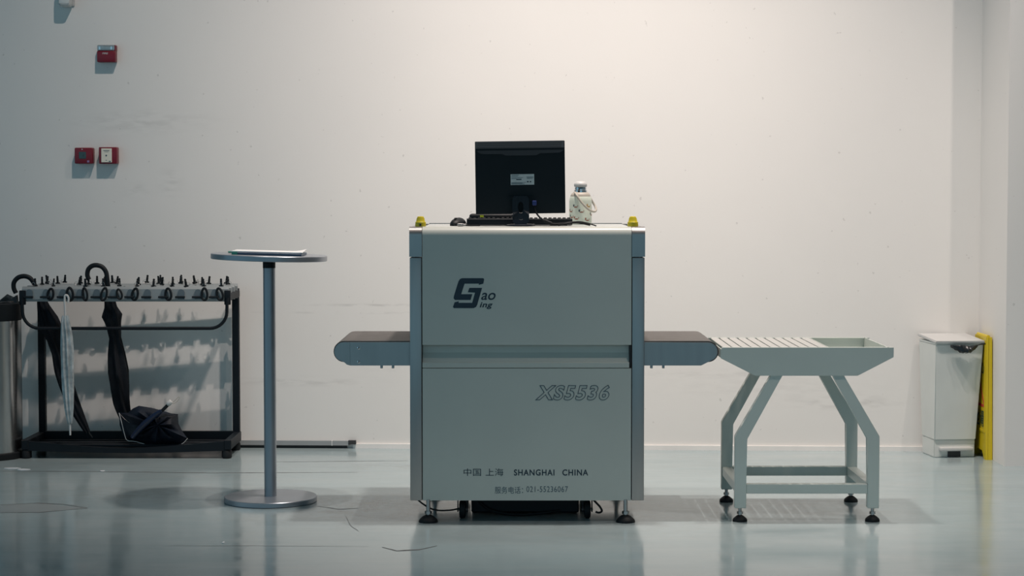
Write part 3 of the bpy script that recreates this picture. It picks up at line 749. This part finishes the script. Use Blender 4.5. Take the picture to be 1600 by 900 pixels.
# raised border of the printed face, lettering and warning triangle
def fx_(z): return -.0150 + .0015*z/.618
def facepoly(nm, pts, m, d=.0008, parent=f1):
    b = newbm(); A = [b.verts.new((fx_(z)-d, y, z)) for y, z in pts]; B = [b.verts.new((fx_(z)+.001, y, z)) for y, z in pts]
    b.faces.new(A); b.faces.new(B[::-1])
    for i in range(len(pts)):
        j = (i+1) % len(pts); b.faces.new((A[i], B[i], B[j], A[j]))
    return psn(nm, b, m, None, parent)
facepoly('raised_border', [(ya+.024, .135), (yb_-.024, .135), (yb_-.024, .146), (ya+.034, .146), (ya+.044, .600), (ya+.034, .600)], YELLOW2, .003)
def ring_tri(y0, y1, z0, z1, w):
    ym = (y0+y1)/2
    for a_, b_2 in (((y0, z0), (y1, z0)), ((y1, z0), (ym, z1)), ((ym, z1), (y0, z0))):
        d = Vector((b_2[0]-a_[0], b_2[1]-a_[1])).normalized(); n_ = Vector((-d.y, d.x))*w/2
        facepoly('warning_triangle', [(a_[0]-n_.x, a_[1]-n_.y), (b_2[0]-n_.x, b_2[1]-n_.y), (b_2[0]+n_.x, b_2[1]+n_.y), (a_[0]+n_.x, a_[1]+n_.y)], SIGNRED)
ring_tri(ya+.040, yb_-.045, .268, .385, .014)
def sign_text(s, yy0, yy1, z0, z1, bold=.02):
    me = text_mesh(s, abs(yy1-yy0), z1-z0, bold=bold)
    # reads from the bin side: right end of the line is nearest the viewer
    for v in me.vertices:
        x_, z_ = v.co.x, v.co.z + z0; v.co = Vector((fx_(z_)-.0012, yy1 - x_, z_))
    link('lettering', me, SIGNBLACK, f1, world=False)
sign_text('小心', ya+.040, yb_-.06, .430, .490)
sign_text('地滑', ya+.040, yb_-.06, .160, .245)

# ------------------------------------------------------------------ umbrella rack
RY = [1.90, 2.00, 2.105, 2.21]
RXL, RXR = -2.475, -1.432
rk = thing('umbrella_rack', 'black steel umbrella rack with grey rails full of numbered locks', 'rack', (-1.95, 2.05, 0))
def front_z(v, y=1.9): return at(200, v, y).z
zr0, zr1 = front_z(471), front_z(448.5)
b = newbm(); prism(b, [(-.012, zr0), (-.018, zr0+.012), (-.016, zr1-.010), (-.010, zr1), (.000, zr1+.003), (.004, zr1-.002), (.004, zr0+.01), (.000, zr0)], RXL, RXR, 'x')
for v in b.verts: v.co.y += RY[0]
rail0 = obj('rail', b, RAILGREY, rk, smooth=25)
rails = [rail0]
for y in RY[1:]:
    rails.append(share(rail0, Vector((0, y-RY[0], 0)), rk, 'rail'))
# end caps/brackets, posts, loop bar
for x in (RXL+.004, RXR-.004):
    b = newbm(); box(b, x-.010, x+.010, RY[0]-.024, RY[-1]+.035, zr0+.004, zr0+.040, .003, 1); obj('end_arm', b, BLACKMET, rk)
    b = newbm(); box(b, x-.016, x+.016, RY[0]-.030, RY[0]-.012, zr0-.016, zr1-.016, .004, 2); obj('front_bracket', b, BLACKMET, rk, smooth=40)
for x in (RXL+.012, RXR-.014):
    b = newbm(); box(b, x-.018, x+.018, 2.215, 2.25, .05, zr0+.05, .003, 1); obj('post', b, BLACKMET, rk)
yl = RY[0]-.034
pl2 = [(RXL+.004, yl, zr0+.02), (RXL+.006, yl, zr0-.045)]
cr = .085; zb_l = front_z(513, 1.87)
for k in range(9):
    t = PI + PI/2*k/8; pl2.append((RXL+.006+cr + cr*math.cos(t), yl, zb_l+cr + cr*math.sin(t)))
for k in range(9):
    t = -PI/2 + PI/2*k/8; pl2.append((RXR-.006-cr + cr*math.cos(t), yl, zb_l+cr + cr*math.sin(t)))
pl2 += [(RXR-.006, yl, zr0-.045), (RXR-.004, yl, zr0+.02)]
b = newbm(); tube(b, pl2, .0085, 12); obj('loop_bar', b, BLACKMET, rk, smooth=60)
# drip tray base
b = newbm(); box(b, RXL-.01, RXL+.026, 1.87, 2.235, .045, .095, .003, 1); obj('base_side', b, BLACKMET, rk)
b = newbm(); box(b, RXR-.026, RXR+.01, 1.87, 2.235, .045, .095, .003, 1); obj('base_side', b, BLACKMET, rk)
b = newbm(); box(b, RXL+.026, RXR-.026, 2.20, 2.23, .05, .098); obj('base_back', b, BLACKMET, rk)
b = newbm()
n = 24
for k in range(n+1):
    t = k/n; x = RXL + .02 + (RXR-RXL-.04)*t; s = .034*math.sin(PI*t)**1.2
    for (y, z) in ((1.874, .088-s), (1.882, .090-s), (1.882, .040-s*.35), (1.874, .040-s*.35)): b.verts.new((x, y, z))
b.verts.ensure_lookup_table()
for k in range(n):
    for q in range(4): b.faces.new((b.verts[k*4+q], b.verts[k*4+(q+1) % 4], b.verts[k*4+4+(q+1) % 4], b.verts[k*4+4+q]))
b.faces.new([b.verts[q] for q in range(4)]); b.faces.new([b.verts[n*4+q] for q in range(4)])
obj('base_front', b, BLACKMET, rk)
for y in (1.95, 2.03, 2.11):
    b = newbm(); box(b, RXL+.026, RXR-.026, y-.014, y+.014, .050, .066, .003, 1); obj('base_slat', b, BLACKMET, rk)
b = newbm(); box(b, RXL+.026, RXR-.026, 1.884, 2.20, .040, .046); obj('drip_tray', b, BLACKMET, rk)
for x in (RXL+.010, RXR-.016):
    for y in (1.895, 2.20):
        b = newbm(); lathe(b, [(.020, 0), (.026, .006), (.026, .034), (.018, .046)], (x, y, 0), 20); obj('rubber_foot', b, RUBBER, rk, smooth=40)
# locks: slate tongue, black slot bar, upright key, some with a hanging key loop
zl = (zr0+zr1)/2
b = newbm()
prism(b, [(-.017, -.022), (.017, -.022), (.017, .014), (.012, .024), (.004, .028), (-.004, .028), (-.012, .024), (-.017, .014)], -.024, -.014, 'y'); me_lock = bpy.data.meshes.new('lock')
bmesh.ops.recalc_face_normals(b, faces=b.faces); b.to_mesh(me_lock); b.free(); me_lock.materials.append(LOCKGREY)
def shared(name, fn, m):
    b = newbm(); fn(b); bmesh.ops.recalc_face_normals(b, faces=b.faces); me = bpy.data.meshes.new(name); b.to_mesh(me); b.free(); me.materials.append(m); return me
def f_slot(b): box(b, -.030, .020, -.034, -.022, -.016, -.006, .002, 1)
def f_key(b):
    box(b, -.0055, .0055, -.004, .004, .030, .052, .0015, 1); lathe(b, [(.005, -.003), (.005, .003)], (0, 0, .056), 10, Matrix.Rotation(PI/2, 4, 'X')); box(b, -.010, .010, -.007, .007, .0285, .034)
def f_loop(b):
    pts = [(.0155*math.cos(2*PI*k/20)*(1 - .15*math.sin(2*PI*k/20)), -.030, .0295*math.sin(2*PI*k/20)) for k in range(20)]; tube(b, pts, .0062, 8, closed=True)
def f_wire(b):
    pts = [(.009*math.cos(2*PI*k/16), 0, .048 + .009*math.sin(2*PI*k/16)) for k in range(16)]; tube(b, pts, .0009, 5, closed=True)
me_slot = shared('slot_bar', f_slot, BLACK); me_key = shared('key', f_key, BLACK); me_loop = shared('key_loop', f_loop, BLACK); me_wire = shared('key_wire', f_wire, STEEL)
def child(name, me, parent, loc, rot=(0, 0, 0), scale=(1, 1, 1)):
    o = bpy.data.objects.new(name, me); C.objects.link(o); o.parent = parent; o.location = loc; o.rotation_euler = rot; o.scale = scale; return o
for ri, y in enumerate(RY):
    for k in range(12):
        x = at(47.5 + 26.3*k, 460, 1.9).x
        lk = child('lock', me_lock, rk, Vector((x, y, zl - .002)) - rk.location)
        child('slot_bar', me_slot, lk, (0, 0, 0))
        used = (ri == 0 and k in (2,)) or (ri == 1 and k == 5)
        kx = random.uniform(.022, .032) if ri == 0 else random.uniform(.0, .05)
        if not used and random.random() < (.92 if ri < 3 else .5):
            child('key', me_key, lk, (kx, .006 if ri else .002, .010 - .004*(ri == 0) - random.uniform(0, .003)), (R(random.uniform(-8, 8)), R(random.uniform(-10, 10)), R(random.uniform(-60, 60))), (1, 1, 1.28))
            child('key_wire', me_wire, lk, (kx + random.uniform(-.008, .008), 0, .006), (R(random.uniform(-20, 20)), 0, R(random.uniform(-50, 50))))
        if ri == 0 and k in (1, 2, 3, 4, 5, 6, 8, 10, 11) or (ri and random.random() < .6):
            child('key_loop', me_loop, lk, (.034 + random.uniform(-.003, .003), -.001, .004), (0, R(random.uniform(-14, 14)), R(random.uniform(-25, 25))), (random.uniform(.8, 1.1), 1, random.uniform(.85, 1.1)))
        if ri in (1, 2) and random.random() < .3:
            child('key_loop', me_loop, lk, (.03, .0, .042), (R(70), R(random.uniform(-30, 30)), 0), (.9, 1, .5))

# ------------------------------------------------------------------ umbrellas
def folded_canopy(b, pts, rad, lobes=7, depth=.16, sub=5):
    P_ = smooth_path(pts, sub); N_ = len(P_)
    rr = []
    for i in range(N_):
        t = i/(N_-1)*(len(rad)-1); k = min(int(t), len(rad)-2); rr.append(rad[k] + (rad[k+1]-rad[k])*(t-k))
    tube(b, P_, rr, 36, lobes=lobes, depth=depth, twist=.12)
def px(u, v, y): return tuple(at(u, v, y))
S = 1/308.0
def umbrella(name, label, hook, canopy, rad, tip, hook_r, hm, cm, tm, y, yl, lobes=7, depth=.16, group='umbrellas in the rack'):
    base = Vector(px(tip[1][0], tip[1][1], yl))
    t = thing(name, label, 'umbrella', base, group=group)
    ny = len(canopy)
    cp = [px(u, v, y + (yl-y)*i/(ny-1)) for i, (u, v) in enumerate(canopy)]
    hp = [px(u, v, y) for u, v in hook]
    b = newbm(); tube(b, smooth_path(hp, 6), hook_r*S, 12); obj('handle', b, hm, t, smooth=60)
    b = newbm(); folded_canopy(b, cp, [r*S for r in rad], lobes, depth); obj('canopy', b, cm, t, smooth=50)
    b = newbm(); tube(b, [px(tip[0][0], tip[0][1], yl), px(tip[1][0], tip[1][1], yl)], [.0065, .0045], 10); obj('tip', b, tm, t, smooth=60)
    return t
umbrella('umbrella', 'black crook-handled umbrella at the left end of the rack behind the clear one',
         [(25, 458), (21.5, 450), (22, 441), (28, 434), (37, 431.5), (46, 434), (52, 441), (56, 450), (62, 466)],
         [(64, 462), (68, 480), (75, 500), (80, 514), (84, 530), (91, 552), (97, 580), (108, 612), (122, 645), (137, 675)],
         [5, 9, 14, 15, 10, 9, 10.5, 10, 8, 4], [(136, 673), (144, 684)], 3.7, BLACK, CLOTH, BLACK, 1.97, 2.04)
umbrella('umbrella', 'black umbrella with tall crook handle hanging in the middle of the rack',
         [(139, 437), (136.5, 430), (138, 421), (144, 415.5), (152, 414.5), (160, 417.5), (165.5, 425), (167.5, 436), (169, 450), (171, 468)],
         [(171, 464), (173, 480), (175, 493), (177.5, 508), (180, 528), (182, 552), (185, 580), (187.5, 605), (190, 630), (198, 658), (206, 680)],
         [6.5, 8.5, 13.5, 10, 8, 12, 14.5, 14, 12, 8, 4], [(205, 678), (210, 690)], 3.7, BLACK, CLOTH, BLACK, 1.965, 2.07, 6, .2)
umbrella('umbrella', 'clear frosted umbrella with a thin white hook handle on the front rail',
         [(106.5, 473), (107, 466), (104.5, 461.5), (101.5, 462.5), (101, 470), (101.5, 480), (102, 494)],
         [(102, 493), (102.5, 505), (104, 525), (105, 550), (105.5, 580), (106.5, 610), (108, 640), (109.5, 662)],
         [4, 6, 7.5, 8.5, 8, 7.5, 6, 3], [(109, 660), (109.8, 680)], 1.7, BINLID, CLEARCLOTH, BINLID, 1.845, 1.845, 8, .22)
# crumpled compact umbrella lying on the drip tray
cu_ = thing('compact_umbrella', 'crumpled navy-black compact umbrella lying half open on the tray of the rack', 'umbrella', tuple(at(240, 697, 1.97)), group='umbrellas in the rack')
yc = 1.955
rim = [(193, 684), (187, 664), (186, 645), (200, 645), (208, 638), (217, 634), (236, 637), (252, 641), (268, 646), (278, 647), (279, 662), (285, 674), (293, 685), (284, 695), (272, 693), (252, 695), (243, 697), (228, 694), (212, 689), (199, 688)]
def crumple():
    b = newbm(); N_ = len(rim); cen = (246, 664)
    front = []; rings_ = 7
    rows = []
    for j in range(rings_+1):
        t = j/rings_; row = []
        for i, (u, v) in enumerate(rim):
            uu = cen[0] + (u-cen[0])*t; vv = cen[1] + (v-cen[1])*t
            bulge = .085*(1-t**2) + .018*math.sin(i*PI)*t
            pleat = .022*(1 if i % 2 else -1)*math.sin(PI*min(1, t*1.1))*.8
            row.append(b.verts.new(at(uu, vv, yc - bulge + pleat)))
        rows.append(row)
    for j in range(rings_):
        for i in range(N_):
            i2 = (i+1) % N_
            if j == 0:
                if rows[0][0].is_valid: pass
            b.faces.new((rows[j][i], rows[j+1][i], rows[j+1][i2], rows[j][i2]))
    back = b.verts.new(at(cen[0], cen[1]+6, yc + .05))
    for i in range(N_): b.faces.new((rows[-1][(i+1) % N_], rows[-1][i], back))
    bmesh.ops.remove_doubles(b, verts=b.verts, dist=.0004)
    return b
obj('canopy', crumple(), NAVYCLOTH, cu_, smooth=35)
edge = [(186, 645), (190, 660), (195, 680), (199, 688), (212, 690), (230, 695), (243, 697.5), (250, 696)]
b = newbm(); tube(b, smooth_path([at(u, v, yc-.012) for u, v in edge], 4), .0022, 6); obj('hem', b, BINLID, cu_, smooth=60)
b = newbm(); tube(b, smooth_path([at(u, v, yc-.012) for u, v in ((282, 695), (288, 691), (293, 685))], 4), .0022, 6); obj('hem', b, BINLID, cu_, smooth=60)
b = newbm(); tube(b, smooth_path([at(u, v, yc-.03) for u, v in ((186, 645), (195, 655), (206, 663))], 4), .0009, 6); obj('rib', b, STEEL, cu_, smooth=60)
b = newbm(); tube(b, [at(240, 655, yc-.07), at(263, 632, yc-.06)], .0085, 12); obj('shaft', b, BLACK, cu_, smooth=60)
b = newbm(); tube(b, smooth_path([at(u, v, yc-.092) for u, v in ((206, 684), (220, 668), (238, 652), (252, 642))], 4), [.010 + .006*math.sin(PI*k/12) for k in range(13)], 8, lobes=3, depth=.2); obj('fold', b, mat('navy_sheen', (.006, .016, .045), .35, var=.3), cu_, smooth=60)
a0 = Vector(at(261.5, 632.5, yc-.06)); a1 = Vector(at(268, 626.5, yc-.06))
b = newbm(); tube(b, [a0, a0.lerp(a1, .12), a0.lerp(a1, .88), a1], [.010, .013, .013, .010], 16); obj('handle_knob', b, BINLID, cu_, smooth=50)
b = newbm(); tube(b, smooth_path([at(u, v, yc-.06) for u, v in ((267, 629), (272, 627), (277, 622), (280, 620), (280, 623), (276, 628), (270, 631))], 4), .0016, 6); obj('wrist_loop', b, STRAP, cu_, smooth=60)

# ------------------------------------------------------------------ steel bin at the left edge
sb = thing('steel_bin', 'tall stainless steel litter bin with black lid at the left edge beside the rack', 'bin', (-2.653, 1.93, 0))
def psb(n_, b_, m, s=40, parent=sb): return obj(n_, b_, m, parent, s, world=False)
def zv(v): return at(20, v, 1.93).z
b = newbm(); lathe(b, [(.160, 0), (.164, .004), (.164, .03), (.158, .036)], n=56); psb('base_ring', b, RUBBER)
b = newbm(); lathe(b, [(.156, .034), (.156, zv(500)+.01)], n=56); psb('drum', b, mat('drum_steel', (.50, .50, .50), .24, 1.0, var=.05, scale=3, stretch=(5, 5, .5)))
b = newbm(); lathe(b, [(.157, zv(500)), (.160, zv(498)), (.160, zv(474)), (.150, zv(472)), (.148, zv(474)), (.148, zv(497))], n=56); psb('lid_ring', b, BLACK)
b = newbm()
pts = []
for k in range(24):
    t = 2*PI*k/24; pts.append((.128*math.cos(t), .128*math.sin(t), zv(472) + .014*math.sin(3*t) + .010*math.sin(7*t)))
tube(b, pts, [.016 + .006*math.sin(5*k) for k in range(24)], 8, closed=True, lobes=2, depth=.25, twist=.7); psb('bin_liner', b, BAG)
b = newbm(); prism(b, [(.085, zv(475)), (.150, zv(474)), (.143, zv(461)), (.138, zv(462)), (.112, zv(468)), (.095, zv(469))], -.035, -.005, 'y')
for v in b.verts: v.co.y += (v.co.z-zv(475))*.3
psb('liner_flap', b, BAG, None)

# ------------------------------------------------------------------ things on the wall
def wall_thing(name, label, cat, u, v, group=None):
    p = at(u, v, wall_y(-2.1)); y = wall_y(p.x); p = at(u, v, y)
    return thing(name, label, cat, (p.x, wall_y(p.x), p.z), (0, 0, WROT), group)
def pw(o, n_, b_, m, s=None): return obj(n_, b_, m, o, s, world=False)
# strobe sounder
w = wall_thing('alarm_sounder', 'red fire alarm sounder with clear strobe window high on the wall', 'alarm', 169, 84.5)
b = newbm(); box(b, -.049, .049, -.046, 0, -.045, .014, .006, 2); body = pw(w, 'housing', b, RED, 40)
b = newbm(); box(b, -.048, .046, -.044, 0, .0145, .045, .006, 2); pw(w, 'strobe_lens', b, GLASSY, 40)
b = newbm(); box(b, .0405, .0495, -.042, 0, .012, .0445, .003, 1); pw(w, 'side_cheek', b, RED)
for x in (-.034, .028):
    b = newbm(); box(b, x-.006, x+.006, -.0448, -.040, .018, .038, .002, 1); pw(w, 'reflector', b, CHROME)
me = text_mesh('FIRE', .030, .009, bold=.02, shear=.15); me.transform(Matrix.Translation((-.019, -.0466, -.004))); link('lettering', me, BINLID, body, world=False)
# manual call point
w = wall_thing('fire_call_point', 'square red fire call point with small dark glass window', 'call point', 134.2, 243.5, 'red fire boxes')
b = newbm(); box(b, -.048, .048, -.050, 0, -.042, .042, .006, 2); body = pw(w, 'housing', b, RED, 40)
b = newbm(); box(b, -.024, .014, -.0512, -.048, -.016, .020, .001, 1); win = pw(w, 'glass_window', b, mat('dark_glass', (.035, .07, .075), .15))
b = newbm(); prism(b, [(.004, .006), (-.003, .002), (.004, -.002)], -.0518, -.051, 'y'); box(b, -.001, .0, -.0518, -.051, -.010, .0); obj('press_mark', b, DARK, win, world=False)
b = newbm(); prism(b, [(-.010, .031), (-.003, .031), (-.005, .036), (-.008, .037)], -.0507, -.049, 'y'); pw(w, 'flame_mark', b, BINLID)
b = newbm(); box(b, .019, .031, -.0507, -.049, -.036, -.025, .0005, 1); pw(w, 'maker_mark', b, mat('lilac_print', (.25, .18, .34), .5))
# hydrant button
w = wall_thing('hydrant_button', 'square red fire box with cream front plate and dark centre hole', 'call point', 172, 243.3, 'red fire boxes')
b = newbm(); box(b, -.048, .048, -.050, 0, -.043, .044, .005, 2); body = pw(w, 'housing', b, RED, 40)
b = newbm(); box(b, -.034, .022, -.053, -.049, -.036, .037, .0015, 1); pl3 = pw(w, 'front_plate', b, CREAM)
b = newbm(); lathe(b, [(.0045, 0), (.0045, .001)], (-.007, -.0528, .0), 12, Matrix.Rotation(PI/2, 4, 'X')); box(b, -.022, .010, -.0537, -.0528, .0245, .0275); box(b, -.017, .005, -.0537, -.0528, .0185, .0198); box(b, -.010, -.004, -.0537, -.0528, -.026, -.023); box(b, .006, .017, -.0537, -.0528, -.033, -.028)
obj('plate_print', b, INK2, pl3, world=False)
# sensor at the top edge
w = wall_thing('wall_sensor', 'white motion sensor box at the top edge of the wall', 'sensor', 106, 11.5)
b = newbm(); box(b, -.030, .030, -.075, -.006, .0, .12, .012, 3); pw(w, 'housing', b, BINLID, 40)
b = newbm(); box(b, -.026, .028, -.077, -.070, .012, .10, .006, 2); pw(w, 'lens', b, mat('milky_lens', (.66, .68, .68), .25), 40)
b = newbm(); box(b, -.038, .038, -.010, 0, .006, .15, .004, 2); pw(w, 'back_plate', b, BINLID, 40)
